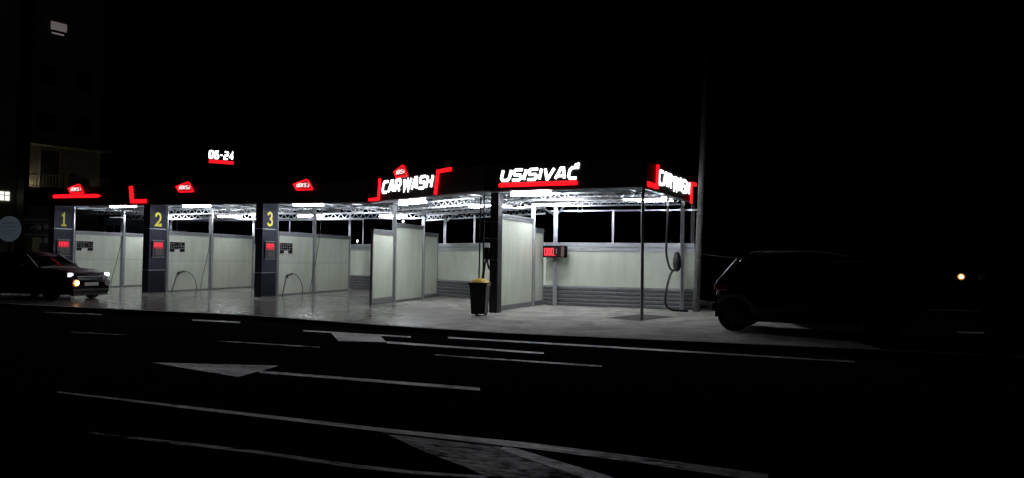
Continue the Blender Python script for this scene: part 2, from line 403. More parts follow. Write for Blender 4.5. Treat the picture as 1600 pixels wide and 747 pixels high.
n18 = (.305, .952)                      # inward normals of the three fascia lines
nL, nR = (.768, .640), (.425, .905)
def off(p, n, d): return (p[0]+n[0]*d, p[1]+n[1]*d)

cl = canopy('long steel truss canopy over the three numbered wash bays', [F0, L0, BC, BL], 'wash_canopy')
beam(cl, off(F0, n18, .1), off(L0, n18, .1), 3.50)
for k in (.33, .66): beam(cl, lerp(F0, BL, k), lerp(L0, BC, k), 3.55, .06, .08, 'purlin')
truss(lerp(BL, F0, .03), lerp(BC, L0, .03), 3.2, 3.42, 44).build('truss', M['steel'], cl)
truss(lerp(BL, F0, .5), lerp(BC, L0, .5), 3.28, 3.5, 44).build('truss', M['steel'], cl)
for k in (.02, .08, .39, .46, .52, .58, .64, .73, .80, .87, .94):
    beam(cl, off(lerp(F0, L0, k), n18, .15), lerp(BL, BC, k), 3.53, .05, .1, 'rafter')
P1, P2, P3 = (-18.5, 31.0), (-13.9, 29.6), (-8.95, 28.0)
for P in (P1, P2, P3):
    for d, s in ((.02, .08), (2.7, .13), (5.78, .09)):
        post(cl, off(P, WD, d), s, 3.48)
for x, y in ((-6.98, 34.46), (-11.2, 37.05), (-12.9, 37.6), (-17.9, 39.3)): post(cl, (x, y), .06, 3.3, 2.1)
beam(cl, (-17.9, 39.3), (-6.98, 34.46), 3.28, .05, .05, 'rear_rail')

cm = canopy('angled middle section of steel truss canopy linking wash bays and vacuum bay', [L0, L1, BR, BC], 'corner_canopy')
beam(cm, off(L0, nL, .1), off(L1, nL, .1), 3.46, .08, .08)
for k in (.28, .5, .72): truss(lerp(L0, BC, k), lerp(L1, BR, k), 3.26, 3.46, 20).build('truss', M['steel'], cm)
truss(lerp(BC, L0, .06), lerp(BR, L1, .06), 3.1, 3.3, 22).build('truss', M['steel'], cm)
for k in (.12, .3, .48, .66, .84): beam(cm, off(lerp(L0, L1, k), nL, .15), lerp(BC, BR, k), 3.53, .05, .1, 'rafter')
PA, PB, PC, PW = (-4.05, 25.3), (-3.36, 27.8), (-2.97, 29.25), (-4.5, 23.65)
post(cm, PA, .13, 3.46); post(cm, PB, .11, 3.46)
for p, s in (((-2.70, 29.56), .11), ((-1.44, 28.1), .07)): post(cm, p, s, 3.25, 2.1)
MB().bar((-2.70, 29.56, 2.95), (-2.2, 29.0, 3.28), .03).build('brace', M['steel'], cm)

cr = canopy('right hand steel canopy over the vacuum bay', [L1, RC, EC, BR], 'vacuum_canopy')
beam(cr, off(L1, nR, .1), off(RC, nR, .1), 3.46, .08, .08)
beam(cr, off(RC, (-.88, .45), .1), off(EC, (-.88, .45), .1), 3.46, .08, .08)
for k in (.3, .55, .8): truss(lerp(L1, BR, k), lerp(RC, EC, k), 3.30, 3.48, 16).build('truss', M['steel'], cr)
for k in (.15, .38, .62, .85): beam(cr, off(lerp(L1, RC, k), nR, .15), lerp(BR, EC, k), 3.53, .05, .1, 'rafter')
beam(cr, (1.2, 25.0), (5.95, 23.3), 3.18, .04, .05, 'rear_rail')
US, UM, UR = (-.43, 21.45), (.69, 24.13), (1.10, 25.0)
post(cr, (3.37, 19.0), .075, 3.46, m='alu')
post(cr, (5.36, 23.17), .10, 3.46); post(cr, (5.78, 23.55), .10, 3.46)
post(cr, UM, .13, 3.46); post(cr, (3.32, 24.25), .07, 3.2, 2.1)
post(cr, (1.46, 24.72), .13, 3.3)
for q in ((1.85, 24.5, 3.46), (.75, 24.3, 3.4)): MB().bar((1.46, 24.72, 3.0), q, .05).build('brace', M['steel'], cr)
for x, y in ((2.2, 24.75), (2.35, 24.7), (4.3, 23.9)): MB().bar((x, y, 3.18), (x, y, 3.55), .04).build('hanger', M['steel'], cr)
MB().bar((4.45, 21.05, 3.42), (4.45, 21.05, 3.12), .05).bar((4.45, 21.05, 3.3), (4.2, 20.6, 3.44), .04).build('hose_boom', M['steel'], cr)

# ------------------------------------------------------------------ partitions
def panel_seg(t, x0, x1, h, y=.0, seam=None, zb=.06, rail=.16):
    MB().box(x0+.05, x1-.05, -.025, .025, zb, h-rail).build('panel', M['panel'], t)
    MB().box(x0, x1, -.05, .05, h-rail, h-.075).box(x0, x1, -.06, .06, h-.07, h).build('top_rail', M['alu'], t, bevel=.006)
    MB().box(x0, x0+.05, -.04, .04, .0, h-rail-.002).box(x1-.05, x1, -.04, .04, .0, h-rail-.002).build('side_frame', M['alu'], t)
    MB().box(x0+.052, x1-.052, -.035, .035, .01, zb-.002).build('bottom_rail', M['alu'], t)
    if seam: MB().box(x0+.06, x1-.06, -.029, .029, seam-.006, seam+.006).build('seam_strip', M['alu'], t)
wa = math.atan2(WD[1], WD[0])
for P, lab in ((P1, 'pale partition wall behind the column numbered 1'), (P2, 'pale partition wall behind the column numbered 2'),
               (P3, 'pale partition wall behind the column numbered 3')):
    t = thing('partition_wall', lab, 'partition wall', (*P, 0), wa, 'partition walls between wash bays')
    panel_seg(t, .07, 2.62, 2.46, seam=1.25); panel_seg(t, 2.78, 5.72, 2.46, seam=1.25)
t = thing('partition_wall', 'tall stepped partition wall under the angled CAR WASH board', 'partition wall', (*PA, 0), ang(PA, PB))
lw, lm, lr = dist(PA, PW), dist(PA, PB), dist(PB, PC)
panel_seg(t, -lw, -.08, 2.44, zb=.2); panel_seg(t, .08, lm-.07, 2.73); panel_seg(t, lm+.07, lm+lr-.02, 2.5, zb=.14)
t = thing('partition_wall', 'tall partition wall between black vacuum column and vacuum display unit', 'partition wall', (*US, 0), ang(US, UM))
lm, lr = dist(US, UM), dist(UM, UR)
panel_seg(t, .03, lm-.08, 2.87, zb=.16); panel_seg(t, lm+.08, lm+lr-.05, 2.57, zb=.16)

# boundary wall at the back
bw = thing('boundary_wall', 'long pale back wall with ribbed silver base and silver cap rail', 'wall')
for a, b, ribs in (((-24, 41.4), (-8.5, 36.2), 1), ((-8.5, 36.2), (1.2, 25.1), 1), ((1.2, 25.1), (5.82, 23.38), 1)):
    l = dist(a, b); ra = ang(a, b)
    def seg(nm, mb, m, bev=0):
        o = mb.build(nm, m, bw, bevel=bev); o.location = (a[0], a[1], 0); o.rotation_euler = (0, 0, ra)
    seg('wall_panel', MB().box(0, l, -.03, .12, .66, 1.82), M['panel'])
    seg('cap_rail', MB().box(0, l, -.06, .14, 1.82, 1.95).box(0, l, -.045, .13, 1.952, 1.975).box(0, l, -.08, .15, 1.977, 2.12), M['steel'], .008)
    rb = MB()
    for i in range(5): rb.box(0, l, -.075, .1, .01+.131*i, .01+.131*i+.085)
    tp = MB()
    for i in range(5): tp.box(0, l, -.078, .0, .098+.131*i, .110+.131*i)
    rb.box(0, l, -.03, .09, .0, .655)
    seg('ribbed_base', rb, M['rib'], .012); seg('rib_edge', tp, M['steel'])

# ------------------------------------------------------------------ numbered control columns
DIG = {'1': [[(.15,.82),(.5,1),(.5,0)], [(.1,0),(.9,0)]],
       '2': [[(.02,.72),(.12,.93),(.4,1),(.75,.93),(.88,.72),(.75,.45),(.35,.2),(.05,0),(.95,0),(.98,.16)]],
       '3': [[(.02,.8),(.2,.96),(.5,1),(.8,.9),(.86,.72),(.7,.56),(.42,.52)], [(.44,.52),(.78,.46),(.95,.28),(.85,.08),(.5,0),(.15,.04),(.02,.18)]]}
def column(P, digit, label):
    # local x runs along the partition (into the bay), face at local y = -0 looks to the bay on the right
    t = thing('control_column', label, 'control column', (*P, 0), wa, 'numbered control columns')
    MB().box(-.92, -.02, .0, .30, .0, 3.47).build('casing', M['navy'], t, bevel=.01)
    MB().box(-.925, -.015, -.006, .306, .88, .905).box(-.925, -.015, -.006, .306, 2.50, 2.53).build('trim_band', M['steel'], t)
    MB().box(-.89, -.05, -.004, .0, .04, .86).build('lower_face_shade', M['navy_shaded'], t)  # lower face coloured darker for the fall-off of light
    mb = MB()
    for i, s in enumerate(DIG[digit]):
        mb.ribbon([(-.62 + .30*x, 2.66 + .47*z) for x, z in s], .085, -.012-.001*i, -.001)
    mb.build('number', M['yellow'], t)
    d = MB().box(-.80, -.14, -.05, -.001, 1.42, 2.04).build('display_unit', M['black'], t, bevel=.01)
    MB().ribbon([(-.80, 1.40), (-.14, 1.40)], .03, -.055, -.001).ribbon([(-.80, 2.055), (-.14, 2.055)], .025, -.055, -.001).build('display_trim', M['alu'], d)
    rb = MB()
    for k in range(3):
        x = -.70 + k*.16
        for pts in ([(x, 1.79), (x, 1.96), (x+.10, 1.96), (x+.10, 1.79)], [(x, 1.875), (x+.1, 1.875)]): rb.ribbon(pts, .028, -.056, -.052 )
    rb.build('led_digits', M['red_led'], d)
    MB().box(-.72, -.22, -.053, -.051, 1.755, 1.765).build('led_line', M['red_led'], d)
    kp = MB()
    for i in range(4):
        for j in range(3): kp.box(-.62+.10*i, -.55+.10*i, -.058, -.051, 1.50+.075*j, 1.55+.075*j)
    kp.build('keypad', M['grey_print'], d)
    return t
column(P1, '1', 'navy control column with yellow number 1, beside the dark hatchback')
column(P2, '2', 'navy control column with yellow number 2')
column(P3, '3', 'navy control column with yellow number 3')

# instruction boards on the partitions
def board(P, label):
    t = thing('instruction_board', label, 'instruction board', (P[0]+WD[0]*.12, P[1]+WD[1]*.12, 0), wa, 'instruction boards in wash bays')
    MB().box(0, .92, -.05, -.030, 1.60, 2.05).build('backing', M['light_print'], t)
    k = MB().box(.03, .89, -.056, -.0505, 1.73, 2.02).box(.03, .30, -.056, -.0505, 1.62, 1.7295).box(.60, .89, -.056, -.0505, 1.62, 1.7295)
    k.build('dark_field', M['board_black'], t)
    g = MB()
    for i in range(6):
        for j in range(3):
            if random.random() < .85: g.box(.07+.138*i, .07+.138*i+.09, -.060, -.0565, 1.745+.09*j, 1.745+.09*j+.05*random.uniform(.5, 1.2))
    g.build('print', M['grey_print'], t)
board(P1, 'black instruction board on the wall of bay 1')
board(P2, 'black instruction board on the wall of bay 2')
board(P3, 'black instruction board on the wall of bay 3')

# lances and hoses
def loc_t(P, x, y, z): return (P[0] + WD[0]*x + WD[1]*y, P[1] + WD[1]*x - WD[0]*y, z)
def arc(pts, n=8):     # Catmull-Rom
    pts = [Vector(p) for p in pts]; out = []
    for i in range(len(pts)-1):
        p0, p1, p2, p3 = pts[max(i-1,0)], pts[i], pts[i+1], pts[min(i+2, len(pts)-1)]
        for k in range(n):
            t = k/n
            out.append(.5*((2*p1) + (p2-p0)*t + (2*p0-5*p1+4*p2-p3)*t*t + (3*p1-p0-3*p2+p3)*t**3))
    return out + [pts[-1]]
def lance(P, label, bend):
    t = thing('washing_lance', label, 'washing lance', (0,0,0), 0, 'washing lances leaning on partitions')
    MB().tube([loc_t(P, .12, .22, .02), loc_t(P, .55, .10, .74), loc_t(P, .66, .09, .80)], .017, 8).build('lance_tube', M['blackrub'], t)
    MB().tube([loc_t(P, .60, .09, .76), loc_t(P, .98, .09, .83)], .032, 8).bar(loc_t(P, .66, .09, .78), loc_t(P, .62, .09, .66), .03).build('trigger_handle', M['blackpl'], t)
    MB().tube(arc([loc_t(P, .98, .09, .83), loc_t(P, 1.30+bend, .11, .75), loc_t(P, 1.62+bend, .12, .42), loc_t(P, 1.70+bend, .14, .02)]), .013, 8).build('hose', M['blackrub'], t)
    MB().box(.60, .72, -.09, -.03, .70, .74).build('wall_hook', M['alu'], t)
    hk = [c for c in children(t) if c.name.startswith('wall_hook')][0]
    hk.location = (*P, 0); hk.rotation_euler = (0, 0, wa)
lance(P2, 'black lance and hose hooked on the wall of bay 2', .0)
lance(P3, 'black lance and hose hooked on the wall of bay 3', .0)
def boom_hose(P, x, label):
    t = thing('overhead_hose', label, 'hose', (0,0,0), 0, 'hoses hanging from overhead booms')
    MB().tube([loc_t(P, x+.45, .35, 3.36), loc_t(P, x+.4, .42, 3.14), loc_t(P, x-.6, .5, 3.1)], .02, 8).build('boom_arm', M['steel'], t)
    MB().tube(arc([loc_t(P, x+.42, .36, 3.13), loc_t(P, x+.32, .36, 2.4), loc_t(P, x+.1, .34, 1.4), loc_t(P, x-.12, .3, .55), loc_t(P, x-.2, .28, .08)]), .011, 8).build('hose', M['blackrub'], t)
boom_hose(P1, 2.0, 'thin hose hanging from the roof in bay 1')
boom_hose(P2, 1.95, 'thin hose hanging from the roof in bay 2')
boom_hose(P3, 2.2, 'thin hose hanging from the roof in bay 3')

# ------------------------------------------------------------------ fluorescent lamps
def lamp(x, y, z, rz, label, l=1.2):
    t = thing('tube_light', label, 'strip light', (x, y, z), rz, 'fluorescent strip lights under the canopies')
    MB().box(-l/2-.03, l/2+.03, -.09, .09, .032, .085).build('housing', M['housing'], t)
    MB().tube([(-l/2, -.045, -.004), (l/2, -.045, -.004)], .032, 12).tube([(-l/2, .045, -.004), (l/2, .045, -.004)], .032, 12).build('tubes', M['tube_em'], t, smooth=True)
aL, aK, aR = ang(F0, L0), ang(L0, L1), ang(L1, RC)
lamp(-15.75, 29.75, 3.43, aL, 'strip light at the front edge of bay 1')
lamp(-12.35, 28.75, 3.43, aL, 'strip light at the front edge of bay 2')
lamp(-7.55, 27.15, 3.43, aL, 'strip light at the front edge of bay 3')
lamp(-16.6, 34.6, 3.27, aL, 'strip light near the rear truss of bay 1')
lamp(-12.75, 33.2, 3.27, aL, 'strip light near the rear truss of bay 2')
lamp(-8.75, 31.9, 3.27, aL, 'strip light near the rear truss of bay 3')
lamp(-3.35, 24.55, 3.36, aK, 'strip light under the CAR WASH board on the angled fascia', 1.5)
lamp(-5.05, 31.1, 3.27, aL, 'strip light seen past the post beside the angled CAR WASH board')
lamp(-.75, 24.6, 3.30, aR, 'strip light seen just behind the black vacuum column', 1.5)
lamp(.52, 20.75, 3.37, aR, 'strip light under the red bar of the vacuum sign', 1.2)
lamp(1.2, 23.1, 3.28, aR, 'strip light above the red vacuum display unit', 1.2)
lamp(3.72, 20.7, 3.29, aR, 'strip light beside the end CAR WASH board at the corner post', 1.2)

# ------------------------------------------------------------------ fascia boards and lit signs
def fascia(label, A, B, z0=3.48, z1=4.2):
    t = thing('fascia_board', label, 'fascia sign', (*A, 0), ang(A, B), 'black fascia boards along the canopy edge')
    l = dist(A, B)
    MB().box(.004, l-.004, -.06, .04, z0, z1).build('board', M['black'], t)
    MB().box(.0, l, -.075, .05, z0-.045, z0-.001).build('edge_trim', M['steel'], t)
    return t, l
t, l = fascia('long black fascia over the numbered bays with red bar and red L stroke', F0, L0)
MB().upright([(1.40, 3.77), (3.72, 3.77), (3.92, 3.84), (3.72, 3.91), (1.40, 3.91)], -.12, -.061).build('red_bar', M['red_em'], t, bevel=.02)
stroke_sign([(5.42, 4.2), (5.5, 3.60), (6.2, 3.60)], .15, -.061).build('red_stroke', M['red_em'], t)
t, l = fascia('black angled fascia with white CAR WASH letters between two red strokes', L0, L1)
lettering('CAR WASH', .90, 3.98, 3.71, 4.15, -.061, .02, th=.19, shear=.28).build('lettering', M['white_em'], t)
stroke_sign([(.0, 3.55), (.66, 3.55), (.73, 4.25)], .10, -.061).build('red_stroke', M['red_em'], t)
stroke_sign([(4.17, 3.50), (4.30, 4.20), (5.0, 4.22)], .11, -.061).build('red_stroke', M['red_em'], t)
t, l = fascia('black front fascia with white USISIVA\u010c letters over a red bar', L1, RC)
lettering('USISIVA\u010c', .50, 2.80, 3.70, 4.05, -.061, .02, th=.20, shear=.25).build('lettering', M['white_em'], t)
MB().upright([(.45, 3.545), (.42, 3.60), (.46, 3.665), (2.76, 3.665), (2.80, 3.60), (2.76, 3.545)], -.12, -.061).build('red_bar', M['red_em'], t, bevel=.02)
t, l = fascia('black end fascia with white CAR WASH letters, facing right past the corner post', RC, EC, 3.44, 4.12)
lettering('CAR WASH', 1.08, 4.45, 3.60, 4.03, -.061, .02, th=.18).build('lettering', M['white_em'], t)
stroke_sign([(.02, 3.53), (.86, 3.53), (.92, 4.12)], .12, -.061).build('red_stroke', M['red_em'], t)
stroke_sign([(4.62, 3.36), (4.66, 3.98), (5.23, 4.0)], .11, -.061).build('red_stroke', M['red_em'], t)

def bay_sign(A, B, s, z, digit, label):
    p = lerp(A, B, s/dist(A, B))
    t = thing('bay_sign', label, 'bay sign', (p[0], p[1], z), ang(A, B), 'small red BOKS signs on the fascia')
    h = [(-.40, .22), (.16, .40), (.24, .34), (.42, .04), (.38, 0), (-.26, 0)]
    MB().upright(h, -.16, -.09).build('panel', M['red_panel'], t)
    MB().ribbon([(-.385, .215), (.15, .38), (.225, .33), (.40, .045), (.36, .02), (-.25, .02)], .05, -.175, -.161, closed=True).build('outline', M['red_em'], t)
    lettering('BOKS ' + digit, -.25, .27, .11, .26, -.161, .006, th=.17).build('lettering', M['dim_white_em'], t)
    for bx in (-.1, .2): MB().bar((bx, -.08, .1), (bx, .06, -.02), .03).build('bracket', M['black'], t)
bay_sign(F0, L0, 2.67, 3.93, '1', 'small red hexagonal sign reading BOKS 1')
bay_sign(F0, L0, 8.1, 3.92, '2', 'small red hexagonal sign reading BOKS 2')
bay_sign(F0, L0, 13.36, 3.92, '3', 'small red hexagonal sign reading BOKS 3')
bay_sign(L0, L1, 2.2, 4.17, '4', 'small red hexagonal sign reading BOKS 4')

# opening-hours sign on its mast
t = thing('hours_sign', 'small lit sign reading 06-24 above a red band, on a mast over the bays', 'hours sign', (-13.2, 33.2, 0), R(30))
MB().box(-.55, .55, .0, .10, 5.62, 6.24).build('panel', M['black'], t)
lettering('06-24', -.52, .52, 5.84, 6.22, -.001, .01, th=.17, shear=.06, gap=.52).build('lettering', M['white_em'], t)
MB().box(-.52, .52, -.03, -.001, 5.65, 5.79).build('red_band', M['red_em'], t)
MB().tube([(.0, .16, 3.6), (.0, .16, 6.1)], .045, 10).build('mast', M['black'], t)
MB().bar((-1.5, .1, 6.08), (-.56, .05, 6.0), .03).bar((-1.5, .1, 5.93), (-1.0, .08, 5.95), .03).build('side_arm', M['alu'], t)
MB().tube(arc([(-1.0, .1, 5.75), (-.3, .12, 5.6), (.3, .14, 5.4), (.55, .15, 5.15)]), .012, 6).build('cable', M['alu'], t)

# ------------------------------------------------------------------ vacuum bay
t = thing('vacuum_column', 'black vacuum column with open ladder frame beside the trash bin', 'vacuum column', (-.60, 21.15, 0), aR)
MB().box(.0, .26, -.08, .20, .0, 3.44).build('casing', M['black'], t, bevel=.01)
MB().box(-.235, -.20, -.06, -.02, .0, 3.44).build('frame_post', M['black'], t)
for z in (1.50, 2.10, 2.58): MB().box(-.20, -.001, -.05, -.03, z, z+.03).box(-.001, .262, -.084, -.081, z-.01, z+.02).build('cross_bar', M['alu'], t)
h = MB().box(-.16, .0, -.14, .0, 1.52, 1.86).build('nozzle_holder', M['blackpl'], t, bevel=.03)
t = thing('vacuum_hose', 'black vacuum hose and nozzle hanging in the ladder frame behind the bin', 'vacuum hose', (-.60, 21.15, 0), aR, 'vacuum hoses')
MB().tube(arc([(-.30, -.10, 3.3), (-.30, -.12, 2.6), (-.30, -.13, 1.6), (-.31, -.13, .7), (-.28, -.15, .15)]), .022, 10).build('hose', M['blackrub'], t, smooth=True)
MB().tube(arc([(-.06, -.11, 1.56), (-.13, -.13, 1.35), (-.17, -.14, 1.0), (-.18, -.14, .6)]), .03, 10, .045).tube(arc([(-.06, -.11, 1.5), (-.02, -.13, 1.36), (.03, -.13, 1.22)]), .028, 10).build('nozzle', M['blackpl'], t, smooth=True)

t = thing('vacuum_hose', 'black vacuum hose looping from the roof to the ground by the right post', 'vacuum hose', (0,0,0), 0, 'vacuum hoses')
MB().tube(arc([(4.45, 21.05, 3.15), (4.48, 21.2, 2.7), (4.52, 21.5, 2.2), (4.58, 21.8, 1.75), (4.72, 22.05, 1.38), (4.84, 22.15, 1.26), (4.93, 22.15, 1.28)]), .032, 10).build('upper_hose', M['blackrub'], t, smooth=True)
MB().tube(arc([(4.86, 22.12, 1.28), (4.74, 22.0, 1.12), (4.62, 21.9, .75), (4.56, 21.85, .42), (4.62, 21.9, .2), (4.85, 22.05, .08), (5.35, 22.35, .04)]), .032, 10).build('lower_hose', M['blackrub'], t, smooth=True)
MB().lathe([(.02, 1.22), (.09, 1.27), (.125, 1.42), (.12, 1.62), (.08, 1.78), (.02, 1.83)], 14, 5.02, 22.35).build('nozzle_holder', M['blackpl'], t, smooth=True)
MB().bar((5.02, 22.4, 1.5), (5.33, 23.12, 1.52), .04).build('holder_arm', M['alu'], t)

t = thing('vacuum_display', 'dark wall unit with glowing red digital display on back wall', 'vacuum unit', (1.46, 24.55, 0), aR)
MB().box(-.38, .40, -.22, .1, 1.60, 2.0).build('housing', M['board_black'], t, bevel=.03)
mb = MB()
for k in range(3):
    x = -.30 + .12*k
    mb.ribbon([(x, 1.70), (x, 1.90), (x+.07, 1.90), (x+.07, 1.70), (x, 1.70)], .03, -.235, -.221)
mb.box(-.32, .10, -.226, -.221, 1.66, 1.672).build('led_digits', M['red_led'], t)
mb = MB().box(.10, .13, -.228, -.221, 1.72, 1.90)
mb.build('coin_slot', M['alu'], t); MB().box(.28, .385, -.224, -.221, 1.63, 1.96).build('side_label', M['red_dim'], t)

# trash bin
t = thing('trash_bin', 'black wheeled trash bin with yellow liner bulging at the top', 'trash bin', (-.85, 19.95, 0), R(-10))
def ring(w, d, z): return [(-w/2,-d/2,z),(w/2,-d/2,z),(w/2,d/2,z),(-w/2,d/2,z)]
def loft(rings):
    mb = MB(); vs = [p for r in rings for p in r]; n = len(rings[0]); fs = [tuple(reversed(range(n)))]
    for i in range(len(rings)-1): fs += [(i*n+k, i*n+(k+1)%n, (i+1)*n+(k+1)%n, (i+1)*n+k) for k in range(n)]
    fs.append(tuple(range((len(rings)-1)*n, len(rings)*n))); return mb.add(vs, fs)
loft([ring(.38,.42,.05), ring(.46,.52,.78), ring(.50,.57,.80), ring(.50,.57,.86)]).build('body', M['blackpl'], t, bevel=.02)
MB().box(-.27, .27, -.31, .30, .855, .895).build('rim', M['blackpl'], t, bevel=.012)
lv, lf = [], []
n, mrs = 18, 6
for j in range(mrs+1):
    rr = 1 - j/mrs
    for k in range(n):
        a = 2*math.pi*k/n
        sq = 1/max(abs(math.cos(a)), abs(math.sin(a)))**.7
        lv.append((.27*rr*sq*math.cos(a)*.98, .29*rr*sq*math.sin(a)*.98, .90 + .09*(1-rr**2) + random.uniform(-.018, .022) - (.07 if j == 0 else 0)))
for j in range(mrs): lf += [(j*n+k, j*n+(k+1)%n, (j+1)*n+(k+1)%n, (j+1)*n+k) for k in range(n)]
MB().add(lv, lf).build('liner', M['bag'], t, smooth=True)
for s in (-1, 1):
    w = MB().lathe([(.03,-.03),(.1,-.03),(.1,.03),(.03,.03)], 16).build('wheel', M['tyre'], t)
    w.location = (.13*s, .21, .1); w.rotation_euler = (0, R(90), 0)
MB().tube([(-.18, .34, .83), (.18, .34, .83)], .018, 8).build('handle', M['blackpl'], t)

# ------------------------------------------------------------------ vehicles
def car(label, name, loc, rz, L, W, prof, roof, wheels, paint, wheel_r=.33, zb=.24, rail=False):
    """Local x forward, y left. prof: (x, z_shoulder/hood top); roof: (x, z) outline of the glasshouse."""
    t = thing(name, label, 'car', loc, rz)
    def interp(tab, x):
        if x <= tab[0][0]: return tab[0][1]
        for (a, b), (c, d) in zip(tab[:-1], tab[1:]):
            if x <= c: return b + (d-b)*(x-a)/(c-a)
        return tab[-1][1]
    xs = sorted(set([round(-L/2 + L*i/44, 3) for i in range(45)]))
    rings = []
    for x in xs:
        e = min(x + L/2, L/2 - x)              # distance to the nearest end
        k = 1 - .22*max(0, 1 - e/.55)**2       # plan taper at the bumpers
        zt = interp(prof, x); z0 = zb + .04*max(0, 1 - e/.35)
        for wx in wheels:
            if abs(x-wx) < wheel_r + .035: z0 = max(z0, wheel_r + math.sqrt(max(0, (wheel_r+.035)**2 - (x-wx)**2)))
        hw = W/2*k; zm = z0 + (zt-z0)*.5; zs = zt - .10
        half = [(hw*.93, z0), (hw, z0+.06), (hw*1.0, zm), (hw*.985, zs), (hw*.9, zt-.025), (hw*.6, zt), (0, zt+.015)]
        rings.append([(x, -y, z) for y, z in half] + [(x, y, z) for y, z in half[-2::-1]])
    mb = MB(); n = len(rings[0]); vs = [p for r in rings for p in r]; fs = []
    for i in range(len(rings)-1): fs += [(i*n+k, i*n+k+1, (i+1)*n+k+1, (i+1)*n+k) for k in range(n-1)]
    fs += [tuple(range(n)), tuple(reversed(range((len(rings)-1)*n, len(rings)*n)))]
    mb.add(vs, fs); mb.build('body', paint, t, smooth=True)
    # glasshouse
    gx = [roof[0][0] + (roof[-1][0]-roof[0][0])*i/24 for i in range(25)]
    g, rf = [], []
    for x in gx:
        zr = interp(roof, x); zbse = interp(prof, x) - .03; hgt = max(.01, zr - zbse)
        wb = W/2*.9; wt = wb - .24*hgt/.6*.9
        g.append([(x, -wb, zbse), (x, -wt, zr-.03*min(1, hgt/.2)), (x, 0, zr), (x, wt, zr-.03*min(1, hgt/.2)), (x, wb, zbse)])
    gm = MB(); vs = [p for r in g for p in r]; fs = []
    for i in range(24): fs += [(i*5+k, i*5+k+1, (i+1)*5+k+1, (i+1)*5+k) for k in range(4)]
    gm.add(vs, fs); gm.build('glasshouse', M['glass'], t, smooth=True)
    zmax = max(z for _, z in roof)
    idx = [i for i, x in enumerate(gx) if interp(roof, x) > zmax - .16]
    rv = []
    for i in idx:
        r = g[i]; rv.append([(r[1][0], r[1][1]-.012, r[1][2]-.02), (r[1][0], r[1][1], r[1][2]+.014), (r[2][0], 0, r[2][2]+.018), (r[3][0], r[3][1], r[3][2]+.014), (r[3][0], r[3][1]+.012, r[3][2]-.02)])
    m2 = MB(); vs = [p for r in rv for p in r]; fs = []
    for i in range(len(rv)-1): fs += [(i*5+k, i*5+k+1, (i+1)*5+k+1, (i+1)*5+k) for k in range(4)]
    m2.add(vs, fs).build('roof', paint, t, smooth=True)
    def pil(i, j, w=.06):
        for s in (0, 1):
            a = g[i][0 if s == 0 else 4]; b = g[j][1 if s == 0 else 3]; o = -.012 if s == 0 else .012
            MB().bar((a[0], a[1]+o, a[2]), (b[0], b[1]+o, b[2]), w, .035).build('pillar', paint, t)
    pil(1, idx[0]); pil(23, idx[-1]); mid = (idx[0]+idx[-1])//2; pil(mid, mid, .08)
    for wx in wheels:
        for s in (-1, 1):
            w = MB().lathe([(wheel_r*.62,-.10),(wheel_r*.94,-.105),(wheel_r,-.08),(wheel_r,.08),(wheel_r*.94,.105),(wheel_r*.62,.10)], 28).build('wheel', M['tyre'], t, smooth=True)
            w.location = (wx, s*(W/2-.115), wheel_r); w.rotation_euler = (R(-90*s), 0, 0)
            rm = MB().lathe([(.05,.07),(.07,.112),(.05,.113)], 16)
            for q in range(7):
                a = 2*math.pi*q/7; rm.bar((.04*math.cos(a), .04*math.sin(a), .10), (wheel_r*.63*math.cos(a), wheel_r*.63*math.sin(a), .09), .055, .03)
            rm.lathe([(wheel_r*.60,.07),(wheel_r*.64,.11),(wheel_r*.66,.10),(wheel_r*.64,.06)], 28).build('rim', M['alloy'], w)
    for s in (-1, 1):
        xm = roof[-1][0] - .55; m = MB().box(xm-.05, xm+.12, s*(W/2-.02) if s > 0 else -W/2-.18, W/2+.18 if s > 0 else -(W/2-.02), interp(prof, xm)+.02, interp(prof, xm)+.15)
        m.build('mirror', paint, t, bevel=.03)
    if rail:
        for s in (-1, 1):
            y = s*(W/2*.9-.24*.9+.02)
            MB().tube(arc([(roof[1][0]+.25, y, zmax-.04), (roof[1][0]+.4, y, zmax+.05), (.2, y, zmax+.06), (.75, y, zmax-.03)]), .018, 8).build('roof_rail', M['chrome'], t)
    return t

rd = R(-21)
# dark hatchback entering from the left, front lamps lit
hb = car('dark hatchback with lit white headlight and amber fog lamp, at the left edge', 'parked_car', (-15.78, 24.85, 0), R(-18), 4.2, 1.76,
    [(-2.1,.78),(-2.0,.98),(-1.2,1.0),(.35,1.01),(.7,1.04),(1.3,1.01),(1.85,.92),(2.04,.80),(2.1,.58)],
    [(-2.0,.98),(-1.75,1.40),(-1.2,1.53),(-.5,1.55),(-.1,1.47),(.72,1.02)], (-1.28, 1.28), M['car_dark'], .31, .17)
for s in (-1, 1):
    b = MB().box(1.72, 1.99, s*.72-.12, s*.72+.12, .74, .90).build('headlight', M['lens'], hb, bevel=.05)
    MB().box(1.86, 2.005, s*.70-.085, s*.70+.085, .765, .87).build('bulb', M['lamp_white'], b, bevel=.02)
    f = MB().lathe([(.115,0),(.11,.03),(.08,.04)], 18).build('fog_lamp', M['amber_halo'] if s < 0 else M['lens'], hb)
    if s < 0: MB().lathe([(.075,.041),(.07,.06),(.02,.07)], 14).build('bulb', M['lamp_amber'], f)
    f.location = (2.11, s*.60, .56); f.rotation_euler = (0, R(90), 0)
MB().box(2.02, 2.07, -.48, .48, .70, .715).box(2.02, 2.075, -.48, .48, .66, .67).box(2.02, 2.08, -.48, .48, .62, .63).box(2.02, 2.06, -.5, .5, .745, .77).build('grille', M['chrome'], hb)
MB().box(2.095, 2.115, -.26, .26, .46, .57).build('number_plate', M['light_print'], hb)
